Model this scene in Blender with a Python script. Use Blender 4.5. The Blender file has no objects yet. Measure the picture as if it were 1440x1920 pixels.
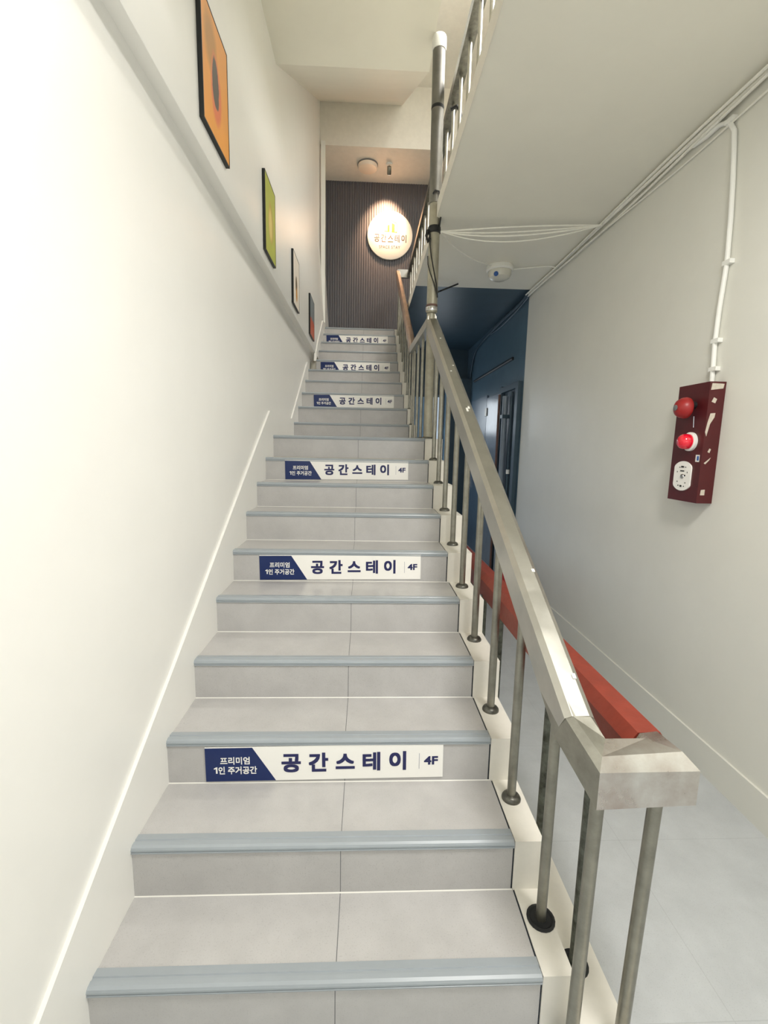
import bpy, bmesh, math, random
from mathutils import Vector, Matrix
random.seed(7)
SC = bpy.context.scene
COL = SC.collection
PI = math.pi

# ------------------------------------------------------------------ camera
CAM = Vector((0.72840104, -1.02861417, 1.60471153))
def set_camera():
    p, y, r = -0.1453, 0.0412, 0.0198
    cy, sy, cp, sp = math.cos(y), math.sin(y), math.cos(p), math.sin(p)
    F = Vector((sy*cp, cy*cp, sp)); rt = Vector((cy, -sy, 0)); up = rt.cross(F)
    R = math.cos(r)*rt + math.sin(r)*up; U = -math.sin(r)*rt + math.cos(r)*up
    cd = bpy.data.cameras.new('camera'); co = bpy.data.objects.new('camera', cd); COL.objects.link(co)
    M = Matrix((R, U, -F)).transposed().to_4x4(); M.translation = CAM
    co.matrix_world = M
    cd.sensor_fit = 'VERTICAL'; cd.sensor_height = 24; cd.lens = 850.0/1920*24
    cd.clip_start = 0.02; cd.clip_end = 100
    SC.camera = co
set_camera()

# ------------------------------------------------------------------ view, world, lights
SC.view_settings.view_transform = 'Standard'
SC.view_settings.look = 'None'
SC.view_settings.gamma = 1.0
SC.view_settings.use_curve_mapping = False
SC.view_settings.exposure = 0.0
SC.cycles.max_bounces = 10
SC.cycles.diffuse_bounces = 6
SC.cycles.glossy_bounces = 4
SC.cycles.sample_clamp_indirect = 6.0
wd = bpy.data.worlds.new('world'); SC.world = wd; wd.use_nodes = True
wd.node_tree.nodes['Background'].inputs[0].default_value = (0.75, 0.85, 1.0, 1)
wd.node_tree.nodes['Background'].inputs[1].default_value = 1.0

def area(name, loc, target, sx, sy, power, col):
    l = bpy.data.lights.new(name, 'AREA'); l.shape = 'RECTANGLE'; l.size = sx; l.size_y = sy
    l.energy = power; l.color = col
    o = bpy.data.objects.new(name, l); COL.objects.link(o); o.location = loc
    d = Vector(target) - Vector(loc); o.rotation_euler = d.to_track_quat('-Z', 'Y').to_euler()
    return o
L_WINDOW = area('window_daylight', (0.95, -2.93, 1.95), (0.95, 0.0, 1.6), 1.9, 1.3, 10, (0.96, 0.98, 1.0))
L_LAMP3 = area('corridor_lamp_light', (1.50, -0.62, 3.11), (1.45, -0.5, 0.0), 0.5, 0.5, 57, (1.0, 0.98, 0.95))
L_SIDE4 = area('upper_side_fill', (2.41, 2.2, 4.95), (0.0, 2.3, 3.6), 3.4, 1.1, 130, (1.0, 0.985, 0.96))  # unseen side fill, added to brighten the upper left wall and the steps
L_LAMP4 = area('upper_corridor_light', (1.9, 3.2, 6.45), (1.9, 3.2, 0.0), 0.35, 0.35, 60, (1.0, 0.97, 0.92))
L_BACK = area('far_window_daylight', (1.92, 6.9, 2.05), (2.1, 4.4, 1.2), 0.22, 0.7, 3.5, (0.88, 0.95, 1.0))

# ------------------------------------------------------------------ materials
def lin(c):
    return tuple((x/12.92 if x <= .04045 else ((x+.055)/1.055)**2.4) for x in [v/255.0 for v in c]) + (1.0,)

def mat(name, col, rough=.5, metal=0.0, noise=0.0, nscale=20.0, bump=0.0, bscale=60.0, dark=None, spec=0.5, coat=0.0, rvar=0.0):
    m = bpy.data.materials.new(name); m.use_nodes = True
    nt = m.node_tree; b = nt.nodes['Principled BSDF']
    c = lin(col); b.inputs['Base Color'].default_value = c
    b.inputs['Roughness'].default_value = rough; b.inputs['Metallic'].default_value = metal
    b.inputs['Specular IOR Level'].default_value = spec
    if coat: b.inputs['Coat Weight'].default_value = coat; b.inputs['Coat Roughness'].default_value = .15
    tc = nt.nodes.new('ShaderNodeTexCoord')
    if noise > 0:
        n = nt.nodes.new('ShaderNodeTexNoise'); n.inputs['Scale'].default_value = nscale; n.inputs['Detail'].default_value = 6
        n.inputs['Roughness'].default_value = .65
        nt.links.new(tc.outputs['Object'], n.inputs['Vector'])
        r = nt.nodes.new('ShaderNodeValToRGB')
        d = lin(dark) if dark else tuple(x*(1-noise) for x in c[:3])+(1,)
        r.color_ramp.elements[0].position = .32; r.color_ramp.elements[1].position = .68
        r.color_ramp.elements[0].color = d; r.color_ramp.elements[1].color = tuple(min(1, x*(1+noise*.25)) for x in c[:3])+(1,)
        nt.links.new(n.outputs['Fac'], r.inputs['Fac']); nt.links.new(r.outputs['Color'], b.inputs['Base Color'])
        if rvar:
            mr = nt.nodes.new('ShaderNodeMapRange'); mr.inputs['To Min'].default_value = rough-rvar; mr.inputs['To Max'].default_value = rough+rvar
            nt.links.new(n.outputs['Fac'], mr.inputs['Value']); nt.links.new(mr.outputs['Result'], b.inputs['Roughness'])
    if bump > 0:
        n2 = nt.nodes.new('ShaderNodeTexNoise'); n2.inputs['Scale'].default_value = bscale; n2.inputs['Detail'].default_value = 4
        nt.links.new(tc.outputs['Object'], n2.inputs['Vector'])
        bp = nt.nodes.new('ShaderNodeBump'); bp.inputs['Strength'].default_value = bump; bp.inputs['Distance'].default_value = .01
        nt.links.new(n2.outputs['Fac'], bp.inputs['Height']); nt.links.new(bp.outputs['Normal'], b.inputs['Normal'])
    return m

M = {}
M['wall_l'] = mat('wall_paint_gloss', (240, 239, 234), .33, noise=.02, nscale=3, bump=.16, bscale=6)
M['wall_r'] = mat('wall_paint_right', (226, 225, 216), .36, noise=.03, nscale=3, bump=.08, bscale=5)
M['ceil'] = mat('ceiling_paint', (240, 237, 224), .5, noise=.03, nscale=2.5, bump=.05, bscale=8)
M['cream'] = mat('cream_paint', (236, 232, 222), .5, noise=.05, nscale=14, bump=.1, bscale=18)
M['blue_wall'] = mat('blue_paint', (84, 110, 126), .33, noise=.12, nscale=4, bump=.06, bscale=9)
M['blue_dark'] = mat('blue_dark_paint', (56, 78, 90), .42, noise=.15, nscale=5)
M['blue_door'] = mat('blue_grey_door_paint', (132, 144, 156), .27, noise=.12, nscale=6, bump=.05, bscale=10)
M['blue_pale'] = mat('pale_blue_paint', (150, 188, 216), .4, noise=.05, nscale=6)
M['steel'] = mat('brushed_steel', (196, 194, 186), .34, 1.0, noise=.12, nscale=9, rvar=.1, bump=.05, bscale=14)
M['steel_dull'] = mat('dull_steel', (158, 156, 146), .4, 1.0, noise=.25, nscale=16, rvar=.1)
M['steel_stain'] = mat('stained_steel', (222, 220, 216), .28, 1.0, noise=.2, nscale=7, dark=(186, 172, 164), rvar=.08)
M['steel_dark'] = mat('dark_steel', (112, 111, 104), .36, .9, noise=.4, nscale=30)  # dark steel fittings; also the underside shade painted into the upper handrail
M['pipe'] = mat('galvanised_pipe', (132, 130, 124), .48, .9, noise=.25, nscale=8, rvar=.1)
M['post'] = mat('dusty_steel_post', (176, 172, 156), .45, .7, noise=.25, nscale=10)
M['red'] = mat('red_oxide_paint', (136, 54, 38), .5, noise=.18, nscale=22, bump=.1, bscale=40)
M['moss'] = mat('peeling_green_grey_metal', (104, 108, 100), .6, .4, noise=.6, nscale=24, dark=(52, 52, 44))
M['white'] = mat('white_plastic', (240, 240, 234), .4)
M['panel_white'] = mat('white_acrylic_panel', (250, 248, 242), .3)
M['panel_blue'] = mat('navy_blue_print', (13, 38, 94), .3)
M['ink'] = mat('navy_ink', (30, 34, 88), .4)
M['rule'] = mat('grey_ink', (120, 122, 150), .4)
M['black'] = mat('black_rubber', (22, 24, 26), .55)
M['black_frame'] = mat('black_frame_paint', (20, 24, 26), .4)
M['cable'] = mat('white_cable_sheath', (242, 240, 230), .5, noise=.06, nscale=30)
M['darkgrey'] = mat('charcoal_slat_panel', (92, 91, 95), .5, noise=.06, nscale=8)
M['maroon'] = mat('maroon_metal', (80, 18, 22), .42, noise=.12, nscale=12)
M['bell_red'] = mat('red_bell_paint', (156, 32, 32), .38, noise=.1, nscale=30)
M['grey'] = mat('grey_metal', (110, 110, 110), .5)
M['lens'] = mat('red_lamp_lens', (232, 14, 48), .12, coat=1.0)
M['chip'] = mat('bare_chipped_filler', (206, 196, 180), .7, noise=.15, nscale=60)
M['seam'] = mat('dark_caulk', (34, 42, 52), .7)
M['caulk'] = mat('white_caulk', (232, 230, 222), .5)
M['concrete'] = mat('stair_concrete', (190, 186, 172), .6)
M['nosing'] = mat('grey_vinyl_nosing', (160, 167, 172), .32, noise=.04, nscale=12)
M['opal'] = mat('opal_plastic', (240, 226, 208), .3)
M['brown_pipe'] = mat('brown_pipe_paint', (112, 84, 74), .5, noise=.2, nscale=12)
M['chrome'] = mat('chrome_metal', (205, 205, 205), .2, 1.0)
M['gold'] = mat('gold_print', (226, 168, 40), .4)
M['sign_ink'] = mat('brown_print', (86, 70, 64), .45)
M['sign_white'] = mat('white_sign_face', (246, 240, 226), .4)
M['tape_blue'] = mat('blue_print', (52, 92, 160), .5)
M['bare'] = mat('copper_toned_steel', (206, 184, 168), .35, 1.0, noise=.25, nscale=9)

def emis(name, col, s):
    m = bpy.data.materials.new(name); m.use_nodes = True; nt = m.node_tree
    b = nt.nodes['Principled BSDF']; b.inputs['Base Color'].default_value = lin(col)
    b.inputs['Emission Color'].default_value = lin(col); b.inputs['Emission Strength'].default_value = s
    tc = nt.nodes.new('ShaderNodeTexCoord'); n = nt.nodes.new('ShaderNodeTexNoise'); n.inputs['Scale'].default_value = 3
    nt.links.new(tc.outputs['Object'], n.inputs['Vector'])
    return m
M['lamp_on'] = emis('lit_lamp_diffuser', (255, 246, 228), 6.0)
M['window_lit'] = emis('frosted_lit_window', (205, 222, 238), .55)

def tile_mat(name, base, seams, axis_uv=('X',), rough=.28, brick=None):
    """speckled grey vinyl tile; thin dark joints at the given x positions"""
    m = mat(name, base, rough, noise=.10, nscale=7, bump=.06, bscale=40)
    nt = m.node_tree; b = nt.nodes['Principled BSDF']
    src = b.inputs['Base Color'].links[0].from_socket
    tc = nt.nodes['Texture Coordinate']
    # fine speckle
    n = nt.nodes.new('ShaderNodeTexNoise'); n.inputs['Scale'].default_value = 260; n.inputs['Detail'].default_value = 3
    nt.links.new(tc.outputs['Object'], n.inputs['Vector'])
    rp = nt.nodes.new('ShaderNodeValToRGB'); rp.color_ramp.elements[0].position = .27; rp.color_ramp.elements[1].position = .42
    rp.color_ramp.elements[0].color = (.82, .82, .82, 1); rp.color_ramp.elements[1].color = (1, 1, 1, 1)
    nt.links.new(n.outputs['Fac'], rp.inputs['Fac'])
    mx = nt.nodes.new('ShaderNodeMix'); mx.data_type = 'RGBA'; mx.blend_type = 'MULTIPLY'; mx.inputs['Factor'].default_value = 1
    nt.links.new(src, mx.inputs['A']); nt.links.new(rp.outputs['Color'], mx.inputs['B'])
    out = mx.outputs['Result']
    sep = nt.nodes.new('ShaderNodeSeparateXYZ'); nt.links.new(tc.outputs['Object'], sep.inputs[0])
    for s in seams:
        a = nt.nodes.new('ShaderNodeMath'); a.operation = 'SUBTRACT'; a.inputs[1].default_value = s
        nt.links.new(sep.outputs['X'], a.inputs[0])
        ab = nt.nodes.new('ShaderNodeMath'); ab.operation = 'ABSOLUTE'; nt.links.new(a.outputs[0], ab.inputs[0])
        lt = nt.nodes.new('ShaderNodeMath'); lt.operation = 'LESS_THAN'; lt.inputs[1].default_value = .0011; nt.links.new(ab.outputs[0], lt.inputs[0])
        mm = nt.nodes.new('ShaderNodeMix'); mm.data_type = 'RGBA'; nt.links.new(lt.outputs[0], mm.inputs['Factor'])
        nt.links.new(out, mm.inputs['A']); mm.inputs['B'].default_value = lin((96, 98, 100)); out = mm.outputs['Result']
    if brick:
        br = nt.nodes.new('ShaderNodeTexBrick'); br.inputs['Scale'].default_value = 1.0
        br.inputs['Brick Width'].default_value = brick[0]; br.inputs['Row Height'].default_value = brick[1]
        br.inputs['Mortar Size'].default_value = .0014; br.offset = .0
        br.inputs['Color1'].default_value = (1, 1, 1, 1); br.inputs['Color2'].default_value = (.97, .97, .97, 1); br.inputs['Mortar'].default_value = (.86, .86, .86, 1)
        nt.links.new(tc.outputs['Object'], br.inputs['Vector'])
        mm = nt.nodes.new('ShaderNodeMix'); mm.data_type = 'RGBA'; mm.blend_type = 'MULTIPLY'; mm.inputs['Factor'].default_value = 1
        nt.links.new(out, mm.inputs['A']); nt.links.new(br.outputs['Color'], mm.inputs['B']); out = mm.outputs['Result']
    nt.links.new(out, b.inputs['Base Color'])
    return m
M['tile'] = tile_mat('stair_tile', (191, 189, 187), [.664])
M['floor'] = tile_mat('corridor_floor_tile', (190, 193, 194), [], brick=(.9, .6), rough=.38)

# ------------------------------------------------------------------ mesh helpers
class MB:
    def __init__(s): s.bm = bmesh.new()
    def box(s, a, b):
        x0, y0, z0 = a; x1, y1, z1 = b
        v = [s.bm.verts.new(p) for p in ((x0,y0,z0),(x1,y0,z0),(x1,y1,z0),(x0,y1,z0),(x0,y0,z1),(x1,y0,z1),(x1,y1,z1),(x0,y1,z1))]
        for f in ((3,2,1,0),(4,5,6,7),(0,1,5,4),(1,2,6,5),(2,3,7,6),(3,0,4,7)): s.bm.faces.new([v[i] for i in f])
        return s
    def hexa(s, pts):   # eight corners, bottom ring then top ring
        v = [s.bm.verts.new(p) for p in pts]
        for f in ((3,2,1,0),(4,5,6,7),(0,1,5,4),(1,2,6,5),(2,3,7,6),(3,0,4,7)): s.bm.faces.new([v[i] for i in f])
        return s
    def prism(s, poly, d0, d1, axis=0):
        """polygon in the plane normal to axis, extruded from d0 to d1"""
        def P(u, w, d):
            return {0: (d, u, w), 1: (u, d, w), 2: (u, w, d)}[axis]
        a = [s.bm.verts.new(P(u, w, d0)) for u, w in poly]; b = [s.bm.verts.new(P(u, w, d1)) for u, w in poly]
        n = len(poly)
        s.bm.faces.new(a); s.bm.faces.new(b[::-1])
        for i in range(n): s.bm.faces.new((a[i], b[i], b[(i+1) % n], a[(i+1) % n]))
        return s
    def ring_tube(s, rings, cap=True):
        vs = [[s.bm.verts.new(p) for p in r] for r in rings]
        n = len(vs[0])
        for i in range(len(vs)-1):
            for j in range(n): s.bm.faces.new((vs[i][j], vs[i][(j+1) % n], vs[i+1][(j+1) % n], vs[i+1][j]))
        if cap: s.bm.faces.new(vs[0][::-1]); s.bm.faces.new(vs[-1])
        return s
    def tube(s, pts, r, n=12, cap=True):
        pts = [Vector(p) for p in pts]; rings = []; prev = None
        for i, p in enumerate(pts):
            if i == 0: t = pts[1]-p
            elif i == len(pts)-1: t = p-pts[i-1]
            else: t = (pts[i+1]-p).normalized() + (p-pts[i-1]).normalized()
            t.normalize()
            if prev is None:
                a = Vector((0, 0, 1)) if abs(t.z) < .9 else Vector((1, 0, 0))
                side = t.cross(a).normalized()
            else:
                side = (prev - t*prev.dot(t)).normalized()
            prev = side; up = t.cross(side)
            rr = r[i] if isinstance(r, (list, tuple)) else r
            rings.append([p + side*math.cos(2*PI*k/n)*rr + up*math.sin(2*PI*k/n)*rr for k in range(n)])
        return s.ring_tube(rings, cap)
    def lathe(s, prof, origin=(0,0,0), axis=(0,0,1), n=24):
        """prof: list of (radius, height) along axis"""
        ax = Vector(axis).normalized(); a = Vector((0,0,1)) if abs(ax.z) < .9 else Vector((1,0,0))
        u = ax.cross(a).normalized(); w = ax.cross(u); o = Vector(origin)
        return s.ring_tube([[o + ax*h + (u*math.cos(2*PI*k/n)+w*math.sin(2*PI*k/n))*max(r, 1e-4) for k in range(n)] for r, h in prof])
    def sweep(s, prof, path, segmat=None):
        """profile (side, up) swept along a path with mitred joints; prof may be a list with one profile per segment"""
        P = [Vector(p) for p in path]; n = len(P)
        profs = prof if isinstance(prof[0], list) else [prof]*(n-1)
        segs = []
        for i in range(n-1):
            t = (P[i+1]-P[i]).normalized(); sd = t.cross(Vector((0,0,1))).normalized(); up = sd.cross(t); segs.append((t, sd, up))
        rings = []
        for i in range(n):
            if i == 0 or i == n-1:
                k = 0 if i == 0 else n-2
                t, sd, up = segs[k]; rings.append([P[i]+sd*a+up*b for a, b in profs[k]]); continue
            (t0, s0, u0), (t1, s1, u1) = segs[i-1], segs[i]
            nn = t0+t1; turn = abs(t0.x*t1.y-t0.y*t1.x)
            if turn > .5: nn.z = 0        # upright mitre where the rail turns a corner
            nn.normalize(); ring = []
            for (a, b), (c, d) in zip(profs[i-1], profs[i]):
                q0 = s0*a+u0*b; q0 = q0 - t0*(q0.dot(nn)/t0.dot(nn))
                q1 = s1*c+u1*d; q1 = q1 - t1*(q1.dot(nn)/t1.dot(nn))
                ring.append(P[i]+(q0+q1)/2)
            rings.append(ring)
        s.ring_tube(rings)
        if segmat:
            s.bm.faces.ensure_lookup_table(); m = len(profs[0])
            for i, k in enumerate(segmat):
                for f in s.bm.faces[i*m:(i+1)*m]: f.material_index = k
        return s
    def bevel(s, w, seg=2, ang=.6):
        e = [x for x in s.bm.edges if len(x.link_faces) == 2 and x.calc_face_angle(0) > ang]
        bmesh.ops.bevel(s.bm, geom=e, offset=w, segments=seg, affect='EDGES', profile=.6, clamp_overlap=True)
        return s
    def build(s, name, material, parent=None, smooth=False):
        bmesh.ops.recalc_face_normals(s.bm, faces=s.bm.faces)
        me = bpy.data.meshes.new(name); s.bm.to_mesh(me); s.bm.free()
        for m in (material if isinstance(material, list) else [material]): me.materials.append(m)
        if smooth:
            for p in me.polygons: p.use_smooth = True
            try: me.set_sharp_from_angle(angle=math.radians(38))
            except Exception: pass
        o = bpy.data.objects.new(name, me); COL.objects.link(o)
        if parent: o.parent = parent; o.matrix_parent_inverse = Matrix.Translation(-Vector(parent_loc(parent)))
        return o
def parent_loc(p):
    # all parents carry only translations
    l = Vector(p.location)
    q = p.parent
    while q is not None:
        l = l + 0*Vector(q.location); q = q.parent
    return l
# parts are modelled in world space: child of an Empty at loc keeps its place
def thing(name, label, cat, loc=(0,0,0), group=None):
    o = bpy.data.objects.new(name, None); COL.objects.link(o); o.location = loc; o.empty_display_size = .05
    o['label'] = label; o['category'] = cat
    if group: o['group'] = group
    return o
def tag(o, label, cat, group=None):
    o['label'] = label; o['category'] = cat
    if group: o['group'] = group
    return o
def struct(o):
    o['kind'] = 'structure'; return o
def copy_tree(o, parent=None):
    c = o.copy(); COL.objects.link(c)
    if parent is not None: c.parent = parent
    for ch in list(o.children): copy_tree(ch, c)
    return c
def text_part(name, body, box, y, material, parent, bold=0.0, depth=.0008, spacing=1.0):
    """lettering in the plane y, facing -y, stretched to box (x0, z0, x1, z1)"""
    c = bpy.data.curves.new(name, 'FONT'); c.body = body; c.size = 1; c.space_character = spacing; c.resolution_u = 4
    t = bpy.data.objects.new(name+'_tmp', c); COL.objects.link(t); bpy.context.view_layer.update()
    ev = t.evaluated_get(bpy.context.evaluated_depsgraph_get()); me0 = ev.to_mesh()
    bm = bmesh.new(); bm.from_mesh(me0); ev.to_mesh_clear()
    COL.objects.unlink(t); bpy.data.objects.remove(t); bpy.data.curves.remove(c)
    if bold > 0:     # heavier strokes: shifted copies of the outlines, each a hair in front of the last
        src = list(bm.faces)
        for k in range(8):
            dx, dy = ((1,0),(-1,0),(0,1),(0,-1),(1,1),(-1,1),(1,-1),(-1,-1))[k]
            g = bmesh.ops.duplicate(bm, geom=src+list({e for f in src for e in f.edges})+list({v for f in src for v in f.verts}))
            for e in g['geom']:
                if isinstance(e, bmesh.types.BMVert): e.co += Vector((dx*bold*.9, dy*bold*.9, (k+1)*.00002))
    xs = [v.co.x for v in bm.verts]; ys = [v.co.y for v in bm.verts]
    ax, bx, ay, by = min(xs), max(xs), min(ys), max(ys); x0, z0, x1, z1 = box
    for v in bm.verts:
        v.co = Vector((x0+(v.co.x-ax)/(bx-ax)*(x1-x0), y-v.co.z, z0+(v.co.y-ay)/(by-ay)*(z1-z0)))
    r = bmesh.ops.extrude_face_region(bm, geom=list(bm.faces))
    for g in r['geom']:
        if isinstance(g, bmesh.types.BMVert): g.co.y -= depth
    mb = MB(); mb.bm.free(); mb.bm = bm
    return mb.build(name, material, parent)

# ------------------------------------------------------------------ stair measures
TD = [0,.249,.274,.286,.306,.294,.291,.28,.278,.28,1.014,.284,.286,.287,.287,.286,.285,.284,.283,.283]
HD = [.17,.176,.172,.168,.17,.167,.167,.156,.156,.163,.149,.177,.175,.17,.166,.167,.171,.171,.174,.155]
WD = [1.2344,1.2273,1.2146,1.2093,1.2022,1.1883,1.1903,1.1813,1.182,1.185,1.1523,1.1551,1.1376,1.1339,1.1252,1.1193,1.1242,1.1245,1.128,1.128]
NY, NZ = [], []
a = b = 0
for t, h in zip(TD, HD):
    a += t; b += h; NY.append(a); NZ.append(b)
YB = 7.0            # far wall
XR = 2.45           # right wall
Z4 = NZ[-1]         # floor level of the storey above
ZS = 3.25           # underside of the storey slab
NX0 = [0]*15 + [.075]*5

# ------------------------------------------------------------------ the setting
f = struct(MB().box((1.30,-3.0,-.15),(XR+.15,YB,0)).build('floor', M['floor']))
struct(MB().box((-.15,-3.0,-.15),(1.30,0.0,0)).build('floor', M['floor']))
# curb along the floor edge
struct(MB().prism([(1.325,0),(1.485,0),(1.480,.012),(1.325,.012)], -.9, 6.9, 1).build('trim_1', M['cream']))

# left wall: plain below the ledge, proud above it
def wl_x(y, z):
    if z <= 3.4: return .075
    return max(.012, .075-.062*(z-3.4))
def left_wall():
    mb = MB(); bm = mb.bm
    low = [(-.0, -.3), (0, 2.60), (.0, 2.70), (.006, 2.728), (.02, 2.742), (.072, 2.735), (.075, 2.739)]
    zs = [3.0, 3.4, 3.7, 4.0, 4.42, 5.2, 6.2, 7.2]
    ysec = [-3.0, -1.5, 0, 1, 2, 3, 4, 5, 6, YB+.0]
    rings = []
    for y in ysec:
        ring = [(x, y, z) for x, z in low] + [(wl_x(y, z), y, z) for z in zs] + [(-.2, y, 7.2), (-.2, y, -.3)]
        rings.append(ring)
    mb.ring_tube(rings)
    return mb.build('wall_left', M['wall_l'], smooth=True)
struct(left_wall())
# right wall, white part and blue part, both storeys
struct(MB().box((XR,-3.0,-.15),(XR+.15,4.05,7.2)).build('wall_right', M['wall_r']))
struct(MB().box((XR,4.05,-.15),(XR+.15,YB,Z4-.05)).build('wall_right', M['blue_wall']))
struct(MB().box((XR,4.05,Z4-.05),(XR+.15,YB,7.2)).build('wall_right', M['cream']))
# wall behind the camera with a window opening
mb = MB()
mb.box((-.2,-3.15,-.15),(XR+.15,-3.0,1.25)); mb.box((-.2,-3.15,2.65),(XR+.15,-3.0,7.2))
mb.box((-.2,-3.15,1.25),(0,-3.0,2.65)); mb.box((1.9,-3.15,1.25),(XR+.15,-3.0,2.65))
struct(mb.build('wall_back', M['wall_r']))
mb = MB()
for x in (0.0, .925, 1.86): mb.box((x,-3.10,1.25),(x+.04,-3.05,2.65))
for z in (1.25, 2.61): mb.box((0.0,-3.10,z),(1.90,-3.05,z+.04))
struct(mb.build('window_2', M['white']))
# storey slab of the upper corridor (ceiling of this one), white then blue underside
def slab(name, y0, y1, m):
    return struct(MB().box((1.215,y0,ZS),(XR,y1,Z4)).build(name, m))
slab('ceiling', -3.0, 3.945, M['ceil'])
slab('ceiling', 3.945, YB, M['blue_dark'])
struct(MB().box((-.15,-3.0,ZS),(1.215,-.25,Z4)).build('ceiling', M['ceil']))
struct(MB().box((1.2135,.25,ZS-.004),(1.215,4.95,Z4+.01)).build('trim_2', M['cream']))
# underside of the flight above: ramp, landing, ramp
ZC = 4.42
prof = [(-.25,ZS),(.15,ZS),(1.95,ZC),(2.85,ZC),(6.12,6.36),(YB,6.36),(YB,6.75),(6.0,6.75),(2.7,4.72),(1.8,4.72),(-.25,3.5)]
struct(MB().prism(prof, -.15, 1.165, 0).build('ceiling', M['ceil']))
mb = MB()
for yy in (.5, 2.18, 3.86): mb.box((XR-.03,yy,4.38),(XR,yy+.04,5.52))
for zz in (4.38, 5.48): mb.box((XR-.03,.5,zz),(XR,3.9,zz+.04))
struct(mb.build('side_fill_frame', M['white']))  # unseen frame added around the upper side fill; the wall behind is solid
# slab two storeys up over the corridor
struct(MB().box((1.165,-3.0,6.6),(XR,YB,6.75)).build('ceiling', M['cream']))
struct(MB().box((-.15,-3.0,6.6),(1.165,1.0,6.75)).build('ceiling', M['ceil']))
# dropped ceiling over the top landing and its front face
ZD = 5.81
struct(MB().box((.0,6.12,ZD),(XR,YB,6.6)).build('ceiling', M['cream']))
# far walls: ribbed panel wall above, blue wall below
def ribbed():
    mb = MB(); bm = mb.bm
    n = 62; pitch = (XR-0.0)/n; pts = []
    for i in range(n):
        x = i*pitch
        for k in range(7):
            a = PI*k/6
            pts.append((x+pitch*.08+pitch*.84*(1-math.cos(a))/2, YB-.010*math.sin(a)))
    top = [(x, y) for x, y in pts] + [(XR, YB+.12), (0, YB+.12)]
    mb.prism(top, Z4-.4, ZD, 2)
    return mb.build('wall_far', M['darkgrey'], smooth=True)
struct(ribbed())
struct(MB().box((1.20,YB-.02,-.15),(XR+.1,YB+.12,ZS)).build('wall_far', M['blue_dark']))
# floor of the top landing
struct(MB().box((.0,NY[19]+.32,Z4-.16),(1.215,YB,Z4)).build('floor', M['tile']))
# white casing at the left end of the landing
struct(MB().box((.03,6.06,NZ[19]),(.088,6.15,ZD+.02)).bevel(.006).build('trim_3', M['wall_l']))

# baseboards
def skirt(poly, x0, x1, name):
    return struct(MB().prism(poly, x0, x1, 0).bevel(.004,2).build(name, M['wall_l']))
skirt([(-.70,-.01),(0,-.01),(NY[9]-.02,NZ[9]-.35),(NY[10],NZ[9]-.03),(NY[15]+.1,NZ[15]-.6),(4.62,2.575),(3.427,1.843),(2.426,1.843),(1.304,1.170),(.664,.786),(.153,.490),(-.148,.312),(-.45,.14),(-.70,.14)], -.01, .012, 'baseboard_left')
skirt([(4.85,2.63),(6.05,3.30),(6.12,3.34),(6.12,3.40),(5.77,3.345),(5.469,3.145),(5.061,2.884),(4.90,2.745)], .06, .087, 'baseboard_left')
struct(MB().box((XR-.012,-3.0,0),(XR,4.05,.165)).bevel(.004).build('baseboard_right', M['wall_r']))

# ------------------------------------------------------------------ staircase
st = thing('staircase', 'straight staircase with grey speckled vinyl treads climbing between the white wall and the steel railing', 'staircase', (0,0,0))
def make_step(k):
    y, z, zp = NY[k], NZ[k], (NZ[k-1] if k else 0)
    yn = NY[k+1] if k < 19 else y+.32
    w = WD[k]-.006; x0 = NX0[k]
    mb = MB()
    mb.box((x0, y, zp-.02), (w, y+.012, z-.004))                 # riser tile
    mb.box((x0, y+.012, z-.03), (w, yn+.012, z))                 # tread tile
    s = mb.build('step', M['tile'], st)
    # nosing: flat top, two grooves, rounded lip
    pr = [(.048,.0),(.048,.003),(.026,.0052),(.024,.0022),(.018,.0022),(.016,.0052),(.004,.0046),(-.003,.001),(-.006,-.005),(-.006,-.010),(-.0035,-.011),(-.0035,-.0135),(-.006,-.0145),(-.006,-.018),(-.002,-.021),(0,-.021),(0,0)]
    nb = MB().prism([(y+a, z+b) for a, b in pr], x0+.001, WD[k]-.003, 0)
    n = nb.build('nosing', M['nosing'], s)
    cb = MB().prism([(yn+.0,z),(yn-.0026,z),(yn+.0,z+.0026)], x0+.002, w-.002, 0)
    if k < 19: cb.build('caulk_bead', M['caulk'], s)
    # dark open joint between tile and stringer
    MB().box((WD[k]-.006, y+.004, zp-.02), (WD[k], y+.02, z-.006)).box((WD[k]-.006, y+.02, z-.05), (WD[k], yn+.004, z-.004)).build('edge_joint', M['seam'], s)
for k in range(20): make_step(k)
# concrete body under the steps
body = [(0.02,0)]
for k in range(20):
    body.append((NY[k]+.013, NZ[k]-.031)); 
    body.append(((NY[k+1]+.013) if k < 19 else NY[k]+.3, NZ[k]-.031))
body += [(NY[19]+.3, NZ[19]-.24), (NY[10]+.1, NZ[9]-.16), (NY[9], NZ[9]-.16), (.30,0)]
MB().prism(body, .004, 1.11, 0).build('stair_body', M['concrete'], st)
# stepped white stringer on the open side
def outer(k): return 1.322 if k < 10 else 1.232
mb = MB()
for k in range(20):
    y, z = NY[k], NZ[k]; yn = NY[k+1] if k < 19 else y+.32
    zb = max(0.0, z-.17-.34) if k != 9 else z-.30
    ox = outer(k)
    if k == 9:
        mb.box((WD[k], y, zb), (ox, y+.78, z)); mb.box((WD[k]-.02, y+.78, zb), (1.232, yn, z))
    else:
        mb.box((WD[k], y, zb), (ox, yn, z))
sb = mb.bevel(.007, 2)
sb.build('stringer', M['cream'], st)

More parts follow.
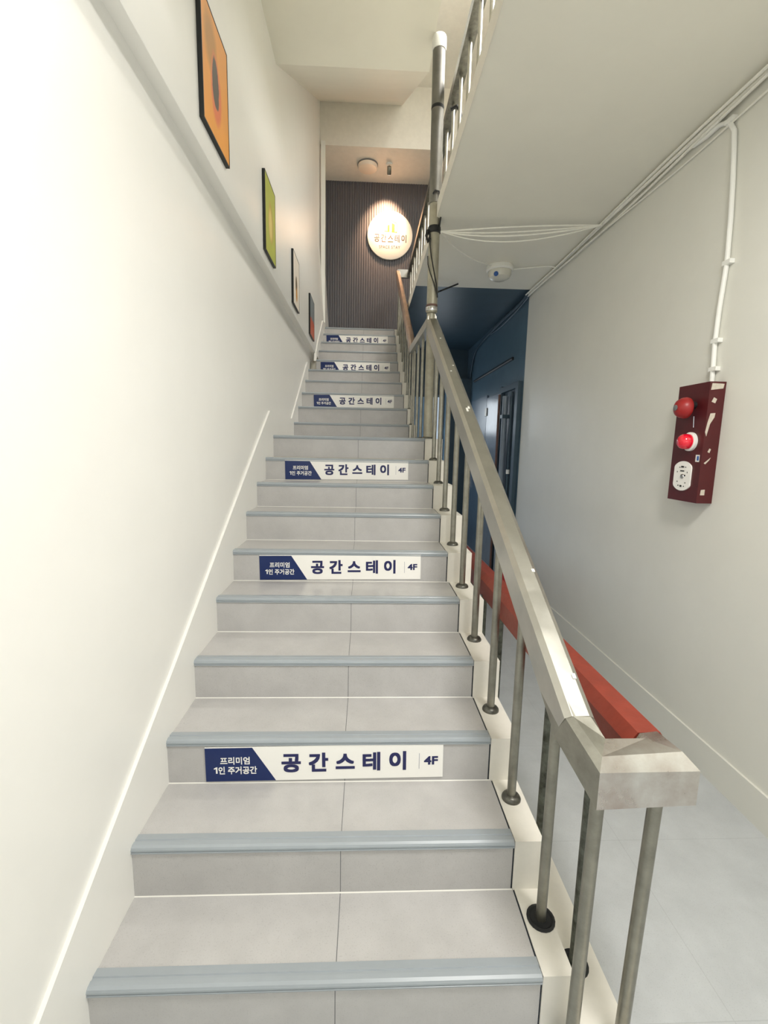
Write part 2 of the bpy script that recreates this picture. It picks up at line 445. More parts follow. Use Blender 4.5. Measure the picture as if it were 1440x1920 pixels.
# ------------------------------------------------------------------ steel railing of the stair
RP = [(-.047,-.061),(.047,-.061),(.047,.028),(.026,.061),(-.026,.061),(-.047,.028)]
rl = thing('stair_railing', 'brushed steel stair railing with boxy chamfered handrail beside the steps', 'railing', (1.27,0,0))
def lerp_(a, b, t): return tuple(a[i]+(b[i]-a[i])*t for i in range(3))
RS = [(-.0382,-.0542),(.0382,-.0542),(.0382,.0341),(.0223,.0457),(-.0223,.0457),(-.0382,.0341)]
RE = [(-.047,-.058),(.047,-.058),(.047,.030),(.028,.062),(-.022,.062),(-.047,.030)]
AE, A1, AJ, A2, A3 = (1.458,-.058,.842), (1.306,-.058,.842), (1.2785,.035,.899), (1.2785,.035,.899), (1.2146,2.585,2.530)
MB().sweep([RE,RE,RS,RS], [(1.450,-.006,.842), AE, A1, AJ, lerp_(A2, A3, .05)], [0,0,1,1]).build('handrail', [M['steel_stain'],M['steel_dull']], rl)['label'] = 'stained steel return piece at the bottom end'
MB().sweep([(a*1.02, b*1.02) for a, b in RS], [A2, A3]).build('handrail', M['steel'], rl)
RQ = [(a*.72, b*.72) for a, b in RP]
B0, B1, B2 = (1.211,2.55,2.555), (1.170,3.56,2.545), (1.160,6.12,4.13)
MB().sweep(RQ, [B0, B1]).build('handrail', M['steel'], rl)
MB().sweep(RQ, [B1, B2]).build('handrail', M['bare'], rl)['label'] = 'copper-toned handrail of the upper flight'
def lerp(a, b, y): 
    t = (y-a[1])/(b[1]-a[1]); return [a[i]+(b[i]-a[i])*t for i in range(3)]
def baluster(parent, x, y, z0, z1, r=.0155, m='steel_dull', flange='steel_dark', fr=.034, hole=False, lean=0.0):
    p = MB().tube([(x,y,z0),(x+lean,y,z1)], r, 14).build('baluster', M[m], parent, smooth=True)
    if flange:
        if hole: MB().lathe([(fr*1.25,0),(fr*1.25,.004),(fr*1.05,.006),(fr*.9,.002),(.001,.002)], (x,y,z0), n=20).build('base_flange', M['black'], p, smooth=True)
        else: MB().lathe([(fr,0),(fr,.006),(fr*.86,.014),(fr*.55,.02),(.001,.021)], (x,y,z0), n=20).build('base_flange', M[flange], p, smooth=True)
    return p
fx = [(1.286,.154),(1.271,.431),(1.263,.712),(1.261,1.030),(1.256,1.325),(1.253,1.62),(1.246,1.90),(1.242,2.17),(1.236,2.40)]
for k, (x, y) in enumerate(fx):
    baluster(rl, x, y, NZ[k], lerp(A2, A3, y)[2]-.05, hole=(k == 0))
baluster(rl, 1.294, -.058, 0.012, .79, r=.0165, fr=.04, lean=.010)
baluster(rl, 1.428, -.058, 0.012, .79, r=.0165, fr=.04, lean=.022)
for y in (2.74, 2.98, 3.22, 3.45):
    q = lerp(B0, B1, y); baluster(rl, q[0]+.004, y, NZ[9], q[2]-.04, r=.013, fr=.026)
for k in range(10, 20):
    y = NY[k]+.14
    if y > 6.1: y = 6.08
    q = lerp(B1, B2, y); baluster(rl, q[0]+.016, y, NZ[k] if NY[k] < 6.09 else NZ[18], q[2]-.04, r=.012, fr=.026)
MB().tube([(1.212,2.575,NZ[9]),(1.206,2.575,2.60)], .034, 20).build('newel_post', M['post'], rl, smooth=True)
MB().lathe([(.05,0),(.05,.008),(.036,.014)], (1.212,2.575,NZ[9]), n=20).build('post_base', M['steel_dark'], rl, smooth=True)
MB().box((1.15,6.10,4.075),(1.36,6.16,4.185)).bevel(.012).build('return_piece', M['chrome'], rl)
# white paint chips and a sticker on the handrail
for y, dx, l in ((.10,.02,.012),(1.35,.0,.03),(1.37,.012,.02),(1.75,-.01,.008),(1.82,.015,.006),(.42,.02,.01),(2.2,.0,.01)):
    q = lerp(A2, A3, y)
    MB().hexa([(q[0]+dx-.004,y-l/2,q[2]+.0565-l*.3),(q[0]+dx+.006,y-l/2,q[2]+.0565-l*.3),(q[0]+dx+.006,y+l/2,q[2]+.0565+l*.34),(q[0]+dx-.004,y+l/2,q[2]+.0565+l*.34),
        (q[0]+dx-.004,y-l/2,q[2]+.0582-l*.3),(q[0]+dx+.006,y-l/2,q[2]+.0582-l*.3),(q[0]+dx+.006,y+l/2,q[2]+.0582+l*.34),(q[0]+dx-.004,y+l/2,q[2]+.0582+l*.34)]).build('paint_chip', M['caulk'], rl)

# red guard rail beside the corridor floor
gr = thing('guard_rail', 'red painted guard rail on rough posts running along the corridor floor edge', 'railing', (1.42,0,0))
MB().sweep([(a*1.12, b) for a, b in RP], [(1.450,-.006,.842),(1.405,6.6,.842)]).build('handrail', M['red'], gr)
y = .145; i = 0
while y < 6.6:
    baluster(gr, 1.400, y, .012, .79, r=.0165, m='moss', hole=(i == 0), fr=.034); y += .312; i += 1
# guard rail of the storey above
g4 = thing('guard_rail', 'grey steel guard rail along the edge of the upper corridor overhead', 'railing', (1.34,0,Z4))
MB().sweep(RQ, [(1.335,6.13,4.14),(1.335,-1.2,4.14)]).build('handrail', M['steel_dark'], g4)  # darker steel colour stands in for shade on the rail's underside
y = 5.95
while y > -.9:
    baluster(g4, 1.335, y, Z4, 4.10, r=.012, m='steel', fr=.025); y -= .272

# ------------------------------------------------------------------ tall pipe on the newel
pp = thing('steel_pipe', 'tall grey steel pipe rising from the newel post to the ceiling with black tape bands', 'pipe', (1.206,2.55,2.6))
px, py = 1.204, 2.55
MB().tube([(1.206,py,2.60),(px,py,3.36)], .040, 22).build('lower_tube', M['post'], pp, smooth=True)
MB().tube([(px,py,3.352),(1.197,py,4.335)], .0435, 22).build('upper_tube', M['pipe'], pp, smooth=True)
MB().lathe([(.048,0),(.050,.01),(.050,.075),(.047,.085)], (1.197,py,4.335), n=22).build('top_collar', M['white'], pp, smooth=True)
MB().lathe([(.0445,0),(.0455,.004),(.0455,.024),(.0445,.028)], (1.204,py,2.61), n=22).build('hose_clamp', M['chrome'], pp, smooth=True)
MB().lathe([(.0425,0),(.0435,.003),(.0435,.012),(.0425,.014)], (1.204,py,2.642), n=22).build('rusty_ring', M['brown_pipe'], pp, smooth=True)
MB().lathe([(.0440,0),(.0452,.003),(.0452,.018),(.0440,.022)], (1.200,py,3.965), n=22).build('black_tape', M['black'], pp, smooth=True)
MB().lathe([(.0415,0),(.047,.006),(.048,.03),(.046,.045),(.0415,.05)], (1.204,py,3.15), n=22).build('black_tape', M['black'], pp, smooth=True)
# black cable tied to the pipe
def arc(cx, cy, rz): return [(cx+.045*math.cos(a), cy-.045*math.sin(a), rz+.02*math.sin(a)) for a in [PI*i/8 for i in range(9)]]
ca = MB().tube([(1.165,2.525,3.17),(1.168,2.512,3.08),(1.182,2.503,2.98),(1.205,2.500,2.88),(1.228,2.507,2.79),(1.240,2.516,2.70)], .0042, 8)
tag(ca.build('cable', M['black'], smooth=True), 'thin black cable crossing down the front of the pipe from the tape band', 'cable', 'black cables on the pipe')
ca = MB().tube([(1.160,2.530,2.99),(1.162,2.520,2.93),(1.180,2.502,2.86),(1.210,2.497,2.79),(1.236,2.510,2.72)], .0040, 8)
tag(ca.build('cable', M['black'], smooth=True), 'lower thin black cable looping from the left side of the pipe', 'cable', 'black cables on the pipe')
ca = MB().tube([(1.235,2.516,3.18),(1.244,2.514,3.26),(1.240,2.508,3.36),(1.222,2.500,3.415),(1.196,2.500,3.42),(1.180,2.508,3.40)], .006, 8)
tag(ca.build('cable', M['black'], smooth=True), 'black cable loop bent up the pipe above the tape band', 'cable', 'black cables on the pipe')
ca = MB().tube([(1.158,2.538,3.17),(1.145,2.53,3.13),(1.155,2.52,3.085),(1.168,2.515,3.11)], .011, 10)
tag(ca.build('tape_knot', M['black'], smooth=True), 'knot of black tape hanging on the left side of the pipe', 'tape')
rod = MB().tube([(1.25,2.56,2.755),(1.46,3.90,3.19),(1.63,3.79,3.232)], .008, 8)
tag(rod.build('rod', M['black'], smooth=True), 'thin dark rod between the pipe and the blue ceiling edge', 'rod')
tie = MB().tube([(1.305,2.62,4.02),(1.345,2.60,4.03),(1.372,2.60,4.00),(1.378,2.60,3.95),(1.365,2.60,3.92)], .012, 8)
tag(tie.build('cable_tie', M['black'], smooth=True), 'black tie hooked on the upper guard rail beside the pipe', 'cable tie')

# ------------------------------------------------------------------ stair banners
BW, BH = .884, .138
def make_banner():
    t = thing('stair_banner', '', 'sign', (0,0,0), 'banners on the stair risers')
    x0, z0 = 0.0, 0.0
    def U(u): return x0+u*BW
    def V(v): return z0+(1-v)*BH
    MB().box((0,-.004,0),(BW,0,BH)).build('panel', M['panel_white'], t)
    MB().prism([(U(0),V(1)),(U(.291),V(1)),(U(.196),V(.025)),(U(0),V(.025))], -.0046, -.0041, 1).build('blue_field', M['panel_blue'], t)
    text_part('slogan_lettering', '프리미엄', (U(.062),V(.505),U(.184),V(.285)), -.0047, M['panel_white'], t, bold=.022)
    text_part('slogan_lettering', '인 주거공간', (U(.0535),V(.79),U(.213),V(.565)), -.0047, M['panel_white'], t, bold=.022)
    MB().prism([(U(.0425),V(.765)),(U(.0425),V(.625)),(U(.0345),V(.645)),(U(.0345),V(.612)),(U(.0440),V(.580)),(U(.0490),V(.580)),(U(.0490),V(.765))], -.0055, -.0047, 1).build('slogan_lettering', M['panel_white'], t)
    for ch, (ua, ub), (va, vb) in (('공',(.316,.397),(.23,.77)),('간',(.430,.512),(.205,.765)),('스',(.543,.624),(.25,.70)),('테',(.657,.732),(.215,.765)),('이',(.770,.842),(.205,.765))):
        text_part('name_lettering', ch, (U(ua),V(vb),U(ub),V(va)), -.0042, M['ink'], t, bold=.038)
    MB().box((U(.8975),-.0046,V(.74)),(U(.8990),-.0041,V(.28))).build('divider_line', M['rule'], t)
    text_part('floor_lettering', '4F', (U(.9185),V(.62),U(.978),V(.37)), -.0042, M['ink'], t, bold=.035)
    return t
bn = make_banner()
BL = [(2,.1505,.493-.138,'navy and white banner on the third riser from the bottom, largest of the six'),
      (5,.155,1.001-.138,'navy and white banner on the sixth riser from the bottom, second nearest of the six'),
      (8,.150,1.490-.138,'navy and white banner on the ninth riser, just below the landing'),
      (12,.143,2.148-.138,'navy and white banner on the third riser above the landing, fully visible'),
      (15,.133,2.645-.136,'navy and white banner second from the top, its base cut off by a tread edge'),
      (18,.133,3.166-.136,'navy and white banner on the second riser from the top, smallest of the six')]
for i, (k, x, z, lab) in enumerate(BL):
    o = bn if i == 0 else copy_tree(bn)
    o.location = (x, NY[k]-.0005, z); o['label'] = lab
    if k == 15 or k == 18: o.location.x = x+.0
    # the slight tilt of the third riser's banner
    if k == 2: o.rotation_euler = (0, -.012, 0)

# ------------------------------------------------------------------ pictures on the left wall
def canvas_mat(name, bg, blobs, two=None):
    """bg plus ellipses; coordinates: local y and z from the canvas centre, in metres"""
    m = bpy.data.materials.new(name); m.use_nodes = True; nt = m.node_tree; b = nt.nodes['Principled BSDF']; b.inputs['Roughness'].default_value = .5
    tc = nt.nodes.new('ShaderNodeTexCoord'); sep = nt.nodes.new('ShaderNodeSeparateXYZ')
    ns = nt.nodes.new('ShaderNodeTexNoise'); ns.inputs['Scale'].default_value = 9; ns.inputs['Detail'].default_value = 5
    nt.links.new(tc.outputs['Object'], ns.inputs['Vector'])
    sc = nt.nodes.new('ShaderNodeVectorMath'); sc.operation = 'SCALE'; sc.inputs['Scale'].default_value = .05
    nt.links.new(ns.outputs['Color'], sc.inputs[0])
    ad = nt.nodes.new('ShaderNodeVectorMath'); ad.operation = 'ADD'; nt.links.new(tc.outputs['Object'], ad.inputs[0]); nt.links.new(sc.outputs[0], ad.inputs[1])
    nt.links.new(ad.outputs[0], sep.inputs[0])
    cr = nt.nodes.new('ShaderNodeMix'); cr.data_type = 'RGBA'; nt.links.new(ns.outputs['Fac'], cr.inputs['Factor'])
    cr.inputs['A'].default_value = lin(bg); cr.inputs['B'].default_value = lin(tuple(min(255, int(c*1.08)) for c in bg)); out = cr.outputs['Result']
    def math_(op, a, bb=None):
        n = nt.nodes.new('ShaderNodeMath'); n.operation = op
        if isinstance(a, (int, float)): n.inputs[0].default_value = a
        else: nt.links.new(a, n.inputs[0])
        if bb is not None:
            if isinstance(bb, (int, float)): n.inputs[1].default_value = bb
            else: nt.links.new(bb, n.inputs[1])
        return n.outputs[0]
    if two:
        fz = math_('LESS_THAN', sep.outputs['Z'], two[0]); mm = nt.nodes.new('ShaderNodeMix'); mm.data_type = 'RGBA'
        nt.links.new(fz, mm.inputs['Factor']); nt.links.new(out, mm.inputs['A']); mm.inputs['B'].default_value = lin(two[1]); out = mm.outputs['Result']
    for cy, cz, ry, rz, col, soft in blobs:
        a = math_('POWER', math_('DIVIDE', math_('SUBTRACT', sep.outputs['Y'], cy+.025), ry), 2)
        c = math_('POWER', math_('DIVIDE', math_('SUBTRACT', sep.outputs['Z'], cz+.025), rz), 2)
        d = math_('ADD', a, c)
        mr = nt.nodes.new('ShaderNodeMapRange'); mr.inputs['From Min'].default_value = 1-soft; mr.inputs['From Max'].default_value = 1+soft
        mr.inputs['To Min'].default_value = 1; mr.inputs['To Max'].default_value = 0; nt.links.new(d, mr.inputs['Value'])
        mm = nt.nodes.new('ShaderNodeMix'); mm.data_type = 'RGBA'; nt.links.new(mr.outputs['Result'], mm.inputs['Factor'])
        nt.links.new(out, mm.inputs['A']); mm.inputs['B'].default_value = lin(col); out = mm.outputs['Result']
    nt.links.new(out, b.inputs['Base Color'])
    return m
PIC = [(.925,1.255,2.832,3.285,canvas_mat('orange_abstract_canvas',(222,150,62),[(-.05,.10,.07,.10,(190,136,60),.6),(.0,-.03,.062,.125,(222,120,72),.3),(-.005,-.005,.042,.092,(84,74,62),.12)]),'black-edged abstract picture with a dark oval on orange, nearest on the left wall'),
       (2.000,2.312,2.790,3.245,canvas_mat('green_abstract_canvas',(164,172,74),[(.01,-.01,.075,.12,(176,158,70),.3),(.0,-.02,.05,.09,(214,196,120),.5)]),'black-edged abstract picture with a tan oval on olive green on the left wall'),
       (3.075,3.415,2.796,3.225,canvas_mat('white_abstract_canvas',(226,218,206),[(.0,-.02,.05,.07,(120,104,78),.3),(.01,-.10,.04,.06,(206,146,62),.35)]),'black-edged white abstract picture with brown and ochre strokes on the left wall'),
       (4.235,4.630,2.812,3.237,canvas_mat('two_tone_abstract_canvas',(120,130,136),[],two=(.0,(186,88,62))),'black-edged abstract picture, grey above and brick red below, near the top steps')]
for y0, y1, z0, z1, cm, lab in PIC:
    t = thing('picture', lab, 'picture', (.0755,(y0+y1)/2,(z0+z1)/2), 'pictures on the left wall')
    fr = MB(); w = .005
    fr.box((.0755,y0,z0),(.0935,y0+w,z1)); fr.box((.0755,y1-w,z0),(.0935,y1,z1)); fr.box((.0755,y0+w,z0),(.0935,y1-w,z0+w)); fr.box((.0755,y0+w,z1-w),(.0935,y1-w,z1))
    fr.build('frame', M['black_frame'], t)
    c = MB().box((-.006,-(y1-y0)/2+w,-(z1-z0)/2+w),(.006,(y1-y0)/2-w,(z1-z0)/2-w)).build('canvas', cm, t)
    c.matrix_parent_inverse = Matrix.Identity(4); c.location = (.0105,0,0)

# ------------------------------------------------------------------ round lit sign on the far wall
sg = thing('round_sign', 'round white sign lit by a warm spot on the dark ribbed wall', 'sign', (1.066,YB-.01,5.008))
SX, SZ, SR, SY = 1.066, 5.008, .369, YB-.045
MB().lathe([(SR-.004,0),(SR,.003),(SR,.028),(SR-.004,.031)], (SX,YB-.014,SZ), (0,-1,0), 64).build('disc', M['sign_white'], sg, smooth=True)
def SU(u): return SX+(u-.5)*2*SR
def SV(v): return SZ-(v-.5)*2*SR
def sp(name, pts, m): MB().prism([(SU(u),SV(v)) for u, v in pts], SY-.0022, SY-.0002, 1).build(name, M[m], sg)
sp('house_outline', [(.385,.250),(.518,.178),(.655,.250),(.655,.440),(.642,.440),(.642,.258),(.518,.192),(.393,.259)], 'gold')
sp('house_base', [(.375,.408),(.488,.414),(.488,.430),(.375,.424)], 'gold')
sp('house_base', [(.530,.418),(.655,.426),(.655,.442),(.530,.434)], 'gold')
sp('house_bar', [(.440,.300),(.488,.272),(.488,.408),(.440,.406)], 'gold')
sp('house_bar', [(.535,.240),(.600,.275),(.600,.420),(.535,.416)], 'gold')
for ch, (ua, ub) in (('공',(.150,.272)),('간',(.302,.420)),('스',(.452,.572)),('테',(.606,.716)),('이',(.752,.866))):
    text_part('name_lettering', ch, (SU(ua),SV(.642),SU(ub),SV(.478)), SY-.0002, M['sign_ink'], sg, bold=.02)
text_part('subtitle_lettering', 'SPACE STAY', (SU(.26),SV(.775),SU(.73),SV(.710)), SY-.0002, M['sign_ink'], sg, bold=.01, spacing=1.15)

# ceiling fixtures of the top landing
fl = thing('ceiling_light', 'round flush ceiling light above the top landing', 'ceiling light', (.69,6.53,ZD))
MB().lathe([(.155,0),(.155,-.012),(.148,-.016)], (.69,6.53,ZD), n=40).build('base_ring', M['grey'], fl, smooth=True)
MB().lathe([(.146,-.0161),(.148,-.045),(.136,-.064),(.10,-.072),(.001,-.074)], (.69,6.53,ZD), n=40).build('diffuser', M['opal'], fl, smooth=True)
sl = thing('spot_light', 'small cylindrical spotlight on the landing ceiling aimed at the round sign', 'spotlight', (1.015,6.5,ZD))
MB().lathe([(.05,0),(.05,-.012),(.02,-.014)], (1.015,6.5,ZD), n=24).build('canopy', M['white'], sl, smooth=True)
MB().tube([(1.015,6.5,ZD-.01),(1.015,6.5,ZD-.07)], .009, 10).build('stem', M['chrome'], sl, smooth=True)
d = (Vector((1.03,YB,5.28))-Vector((1.015,6.5,ZD-.07))).normalized()
MB().lathe([(.0285,-.05),(.032,-.045),(.032,.045),(.030,.05)], (1.015,6.5,ZD-.085), d, 24).build('barrel', M['steel_dull'], sl, smooth=True)
MB().lathe([(.026,.0501),(.024,.053)], (1.015,6.5,ZD-.085), d, 24).build('lens', M['lamp_on'], sl, smooth=True)
ld = bpy.data.lights.new('sign_spot', 'SPOT'); ld.energy = 280; ld.color = (1.0, .60, .36); ld.spot_size = math.radians(72); ld.spot_blend = 1.0; ld.shadow_soft_size = .03
lo = bpy.data.objects.new('sign_spot', ld); COL.objects.link(lo); lo.location = Vector((1.015,6.5,ZD-.085))+d*.075
lo.rotation_euler = (Vector((.98,YB,5.16))-lo.location).to_track_quat('-Z','Y').to_euler()

# lamps that light the two corridors (behind and above the camera)
def dome_lamp(loc, lab):
    t = thing('ceiling_lamp', lab, 'ceiling lamp', loc)
    MB().lathe([(.19,0),(.19,-.03),(.18,-.035)], loc, n=36).build('base_ring', M['white'], t, smooth=True)
    MB().lathe([(.178,-.0351),(.165,-.075),(.11,-.095),(.001,-.10)], loc, n=36).build('diffuser', M['lamp_on'], t, smooth=True)
dome_lamp((1.50,-.62,ZS), 'round lit ceiling lamp of the lower corridor behind the viewer')
dome_lamp((1.9,3.2,6.6), 'round lit ceiling lamp over the upper corridor')

# ------------------------------------------------------------------ ceiling lamp / detector, cables and conduit
dt = thing('ceiling_lamp', 'small white dome lamp on the corridor ceiling near the blue area', 'ceiling lamp', (1.93,3.37,ZS))
MB().lathe([(.118,0),(.122,-.006),(.122,-.035),(.112,-.045)], (1.93,3.37,ZS), n=36).build('base_ring', M['white'], dt, smooth=True)
MB().lathe([(.104,-.0451),(.104,-.07),(.092,-.098),(.06,-.115),(.001,-.12)], (1.93,3.37,ZS), n=36).build('dome_cover', mat('opal_dome', (216,214,202), .25), dt, smooth=True)
MB().lathe([(.020,0),(.020,.012),(.012,.02)], (1.878,3.292,ZS-.088), (-.5,-.8,-.5), 16).build('blue_cap', M['tape_blue'], dt, smooth=True)

def cable(name, pts, r, lab, group=None, m='cable'):
    # smooth the polyline with a Catmull-Rom pass
    P = [Vector(p) for p in pts]; out = []
    for i in range(len(P)-1):
        p0, p1, p2, p3 = P[max(i-1,0)], P[i], P[i+1], P[min(i+2,len(P)-1)]
        for s in range(6):
            t = s/6
            out.append(.5*((2*p1)+(-p0+p2)*t+(2*p0-5*p1+4*p2-p3)*t*t+(-p0+3*p1-3*p2+p3)*t**3))
    out.append(P[-1])
    o = MB().tube(out, r, 8).build(name, M[m], smooth=True); tag(o, lab, 'cable', group); return o
G1 = 'white cables along the ceiling corner'
def corner(dx, dz, wob, ph, y0=-1.2, y1=4.0):
    pts = []; y = y0
    while y < y1+.01:
        pts.append((XR-.018-dx+wob*math.sin(y*2.3+ph), y, ZS-.018-dz+wob*math.cos(y*1.9+ph*1.7))); y += .26
    return pts
cable('cable', corner(.008,.006,.005,0), .011, 'thickest white cable tucked into the right ceiling corner', G1)
cable('cable', corner(.030,.010,.007,1.4), .0075, 'white cable next to the corner cable on the ceiling side', G1)
cable('cable', corner(.006,.036,.009,2.6), .0075, 'white cable just below the corner cable on the right wall', G1)
cable('cable', corner(.004,.066,.014,4.2,y1=3.1), .005, 'thin slack white cable lowest on the wall under the ceiling corner', G1)
cable('cable', [(XR-.03,4.0,ZS-.03),(XR-.025,4.4,ZS-.05),(XR-.02,4.9,ZS-.045),(XR-.02,5.4,ZS-.06),(XR-.02,6.0,ZS-.09),(XR-.02,6.4,ZS-.16),(XR-.02,6.62,ZS-.42),(XR-.02,6.66,2.7)], .016, 'dark cable bundle continuing over the blue wall and down its far corner', m='blue_dark')
cable('cable', [(XR-.03,4.0,ZS-.06),(XR-.02,4.45,ZS-.09),(XR-.02,5.0,ZS-.11),(XR-.02,5.5,ZS-.09)], .005, 'thin grey-blue cable sagging on the blue wall under the dark bundle', m='blue_door')
G2 = 'white cables from the pipe to the wall corner'
pe = Vector((1.248,2.54,3.165)); ce = Vector((XR-.04,2.46,ZS-.035))
for i, (sag, up, r, lab) in enumerate(((.005,.022,.0055,'top white cable of the fan strung from the pipe tape to the wall corner'),(.030,.012,.005,'second white cable of the fan strung from the pipe to the wall corner'),
        (.045,.0,.006,'third white cable of the fan strung from the pipe to the wall corner'),(.075,-.01,.0045,'lowest, most sagging white cable of the fan from the pipe'))):
    pts = []
    for j in range(9):
        t = j/8; p = pe.lerp(ce, t); p.z -= sag*4*t*(1-t)*(1.25-.5*t); p.z += up*t*(1-t)*2; p.y += (i-1.5)*.01*math.sin(PI*t)
        pts.append(p)
    cable('cable', pts, r, lab, G2)
cable('cable', [pe+Vector((.005,-.004,-.01)),(1.40,2.80,3.17),(1.62,3.08,3.19),(1.83,3.30,ZS-.02)], .0055, 'white cable running from the pipe to the small dome lamp')
cable('cable', [(2.05,3.37,ZS-.02),(2.2,3.33,ZS-.014),(2.35,3.29,ZS-.012),(XR-.03,3.27,ZS-.03)], .006, 'white cable from the small dome lamp to the ceiling corner')
# conduit down to the alarm box
cd = thing('conduit', 'white conduit bending down the right wall from the ceiling cables to the alarm box', 'conduit', (XR-.014,1.23,2.0))
pts = [(XR-.014,1.56,ZS-.045),(XR-.014,1.46,3.19),(XR-.014,1.38,3.19),(XR-.014,1.315,3.165),(XR-.014,1.275,3.10),(XR-.014,1.262,3.0),(XR-.014,1.245,2.85),(XR-.014,1.232,2.7),(XR-.014,1.222,2.5),(XR-.014,1.235,2.3),(XR-.014,1.238,2.14),(XR-.014,1.230,2.02),(XR-.014,1.226,1.935)]
MB().tube(pts, .0112, 12).build('tube', M['white'], cd, smooth=True)
for y, z in ((1.222,2.50),(1.236,2.145),(1.315,3.165),(1.229,2.01)):
    MB().box((XR-.026,y-.032,z-.010),(XR-.001,y+.016,z+.010)).bevel(.003).build('clip', M['white'], cd)

# ------------------------------------------------------------------ fire alarm box
al = thing('fire_alarm_box', 'chipped maroon fire alarm box with bell, red lamp and call point on the right wall', 'fire alarm', (XR,1.255,1.64))
ax0 = 2.37
MB().box((ax0,1.147,1.351),(XR-.001,1.364,1.940)).bevel(.003).build('box', M['maroon'], al)
MB().lathe([(.018,-.02),(.018,.03)], (ax0-.01,1.235,1.835), (-1,0,0), 16).build('bell_mount', M['black'], al, smooth=True)
bellp = [(.050,.0),(.056,.002),(.058,.010),(.055,.026),(.044,.044),(.026,.055),(.014,.058)]
be = MB().lathe([(r*.92,h+.03) for r, h in bellp], (ax0,1.248,1.822), (-1,0,0), 32).build('bell', M['bell_red'], al, smooth=True)
MB().lathe([(.014,.0885),(.014,.092),(.010,.094)], (ax0,1.248,1.822), (-1,0,0), 20).build('bell_cap', M['grey'], be, smooth=True)
MB().tube([(ax0-.006,1.225,1.78),(ax0-.004,1.222,1.725)], .002, 8).build('wire', M['chrome'], al, smooth=True)
MB().lathe([(.047,0),(.047,.012),(.040,.016)], (ax0,1.232,1.655), (-1,0,0), 32).build('lamp_ring', M['white'], al, smooth=True)
MB().lathe([(.038,.0161),(.039,.032),(.035,.05),(.022,.062),(.001,.066)], (ax0,1.232,1.655), (-1,0,0), 32).build('lamp_lens', M['lens'], al, smooth=True)
# call point: rounded plate with small black parts
cy, cz = 1.262, 1.480; pl = []
for i in range(40):
    a = 2*PI*i/40; c, s = math.cos(a), math.sin(a)
    pl.append((cy+max(-.062, min(.062, .082*c)), cz+.076*s))
cp = MB().prism(pl, ax0-.007, ax0-.0005, 0).build('call_plate', M['panel_white'], al)
for dy, dz, w, h in ((0,.047,.010,.008),(.02,.044,.004,.004),(-.022,.046,.004,.004),(0,.026,.014,.006),(-.02,.003,.006,.007),(0,-.052,.007,.009),(.03,-.03,.004,.004),(-.03,-.034,.004,.004),(.02,-.05,.003,.006),(-.022,-.052,.003,.005),(.036,.02,.0015,.007),(-.038,.02,.0015,.007)):
    MB().box((ax0-.0085,cy+dy-w,cz+dz-h/2),(ax0-.0071,cy+dy+w,cz+dz+h/2)).build('plate_marking', M['black'], cp)
MB().lathe([(.013,0),(.011,.004),(.001,.005)], (ax0-.007,1.258,1.478), (-1,0,0), 16).build('call_button', M['chrome'], cp, smooth=True)
MB().box((ax0-.0012,1.160,1.555),(ax0-.0002,1.186,1.590)).build('sticker', M['caulk'], al)
MB().box((ax0-.0020,1.163,1.562),(ax0-.0013,1.176,1.584)).build('sticker', M['tape_blue'], al)
# bare chips on the near side and edge
def chip(pts, y=1.1468): MB().prism(pts, y-.0006, y, 1).build('paint_chip', M['chip'], al)
chip([(2.376,1.900),(2.380,1.932),(2.440,1.930),(2.436,1.908)]); chip([(2.386,1.845),(2.396,1.866),(2.412,1.858),(2.405,1.838)])
chip([(2.378,1.745),(2.372,1.70),(2.380,1.68),(2.392,1.74),(2.410,1.772),(2.412,1.792),(2.388,1.79)])
chip([(2.396,1.605),(2.404,1.622),(2.412,1.618),(2.406,1.600)]); chip([(2.384,1.55),(2.416,1.578),(2.410,1.565),(2.392,1.545)])
chip([(2.384,1.392),(2.386,1.418),(2.406,1.420),(2.406,1.392)])

# ------------------------------------------------------------------ blue end of the corridor
dr = MB().box((XR-.02,4.80,0),(XR-.002,5.50,2.30)).bevel(.004).build('door_1', M['blue_door']); struct(dr)
MB().box((XR-.032,5.46,2.05),(XR-.02,5.56,2.16)).bevel(.003).build('door_hinge', M['steel_dark'], dr)
MB().tube([(XR-.035,4.95,1.05),(XR-.075,4.95,1.05),(XR-.075,5.08,1.05)], .012, 10).build('door_handle', M['chrome'], dr, smooth=True)
dr2 = MB().box((XR-.018,5.52,0),(XR-.002,6.46,2.34)).bevel(.004).build('door_2', mat('grey_blue_door_paint', (92,112,130), .35, noise=.15, nscale=5)); struct(dr2)
MB().box((XR-.03,6.30,.95),(XR-.018,6.36,1.12)).bevel(.003).build('door_plate', M['chrome'], dr2)
mb = MB(); mb.box((XR-.05,4.09,0),(XR-.002,4.18,2.345)); mb.box((XR-.05,4.72,0),(XR-.002,4.79,2.36)); mb.box((XR-.05,4.18,2.28),(XR-.002,4.72,2.345))
struct(mb.build('trim_4', M['blue_dark']))
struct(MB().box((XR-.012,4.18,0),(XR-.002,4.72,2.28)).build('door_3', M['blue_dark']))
vp = thing('wall_pipe', 'grey vertical pipe with brackets beside the blue doors', 'pipe', (XR-.05,4.50,0))
MB().tube([(XR-.06,4.50,0),(XR-.06,4.50,2.22)], .034, 16).build('tube', M['blue_door'], vp, smooth=True)
for z in (.62, 1.98): MB().box((XR-.10,4.45,z-.02),(XR-.012,4.55,z+.02)).bevel(.003).build('bracket', M['blue_dark'], vp)
MB().tube([(XR-.05,4.68,0),(XR-.05,4.68,2.25)], .02, 12)
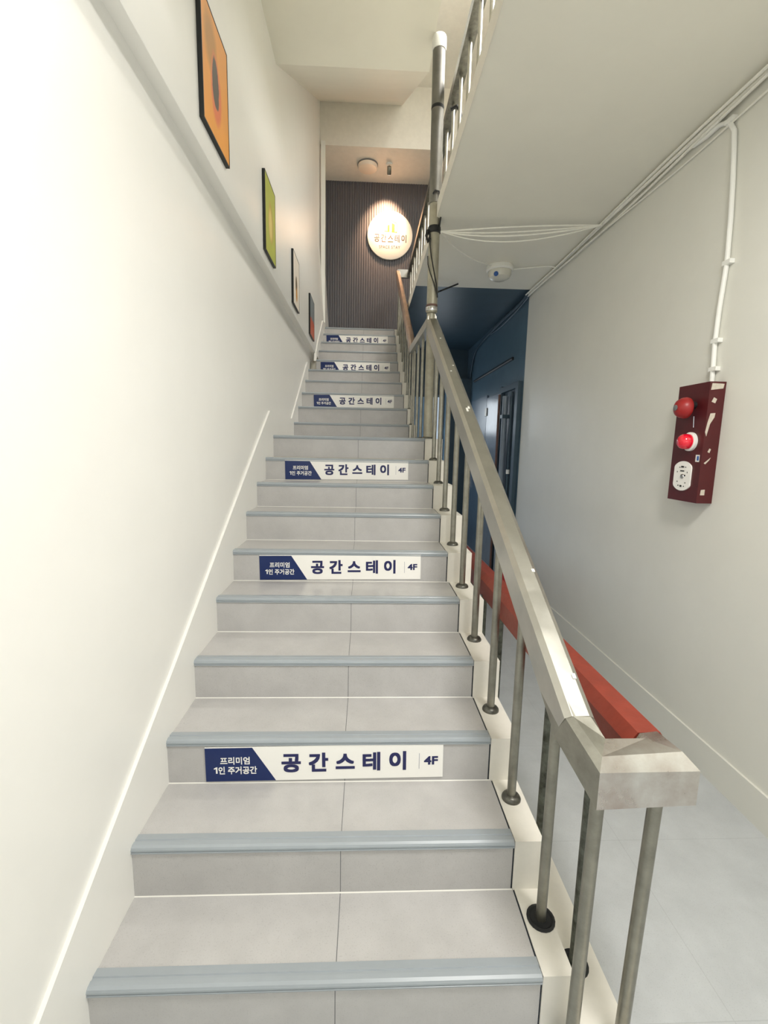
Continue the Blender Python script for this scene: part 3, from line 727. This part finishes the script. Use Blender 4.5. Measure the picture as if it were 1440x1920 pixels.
bp = MB().tube([(XR-.075,4.70,0),(XR-.075,4.70,2.26)], .016, 12).build('wall_pipe', M['brown_pipe'], smooth=True)
tag(bp, 'thin brown vertical pipe between the pale door leaf and the grey pipe', 'pipe')
cv = thing('wall_pipe', 'thin dark vertical conduit nearest the white wall with small pale couplings', 'pipe', (XR-.03,4.34,0))
MB().tube([(XR-.03,4.34,0),(XR-.03,4.34,2.26)], .014, 12).build('tube', M['blue_dark'], cv, smooth=True)
for z in (.70, 1.30): MB().lathe([(.022,0),(.022,.05)], (XR-.03,4.34,z), n=14).build('coupling', M['white'], cv, smooth=True)
br = MB().tube([(XR-.012,4.456,2.651),(XR-.012,6.372,2.648)], .018, 10).build('rod', M['black'], smooth=True)
tag(br, 'black rod fixed along the blue wall above the doors', 'rod')
struct(MB().box((XR-.16,6.62,0),(XR-.002,YB-.021,2.72)).build('trim_5', M['blue_dark']))
# far blue wall: lit frosted window, pale panel door, dark post
w1 = MB().box((1.80,YB-.034,1.60),(2.03,YB-.021,2.45)).build('window_1', M['window_lit']); struct(w1)
w1f = MB()
for x in (1.77, 2.03): w1f.box((x,YB-.05,1.56),(x+.03,YB-.021,2.49))
w1f.box((1.80,YB-.05,2.45),(2.03,YB-.021,2.49)); w1f.box((1.80,YB-.05,1.56),(2.03,YB-.021,1.60))
w1f.build('window_frame', M['blue_wall'], w1)
struct(MB().box((1.30,YB-.045,0),(1.76,YB-.021,2.45)).build('door_4', M['blue_pale']))
struct(MB().box((2.07,YB-.06,0),(2.13,YB-.021,2.56)).build('trim_6', M['blue_pale']))
struct(MB().box((2.14,YB-.05,0),(2.28,YB-.021,2.27)).build('trim_7', M['blue_dark']))
# red extinguisher low by the right wall
ex = thing('fire_extinguisher', 'small red fire extinguisher on the corridor floor, half hidden behind the handrails', 'fire extinguisher', (2.10,3.20,0))
MB().lathe([(.07,0),(.075,.01),(.075,.36),(.06,.41),(.03,.44),(.025,.46)], (2.10,3.20,0), n=28).build('body', M['bell_red'], ex, smooth=True)
MB().box((2.07,3.18,.46),(2.16,3.22,.50)).bevel(.004).build('handle', M['black'], ex)
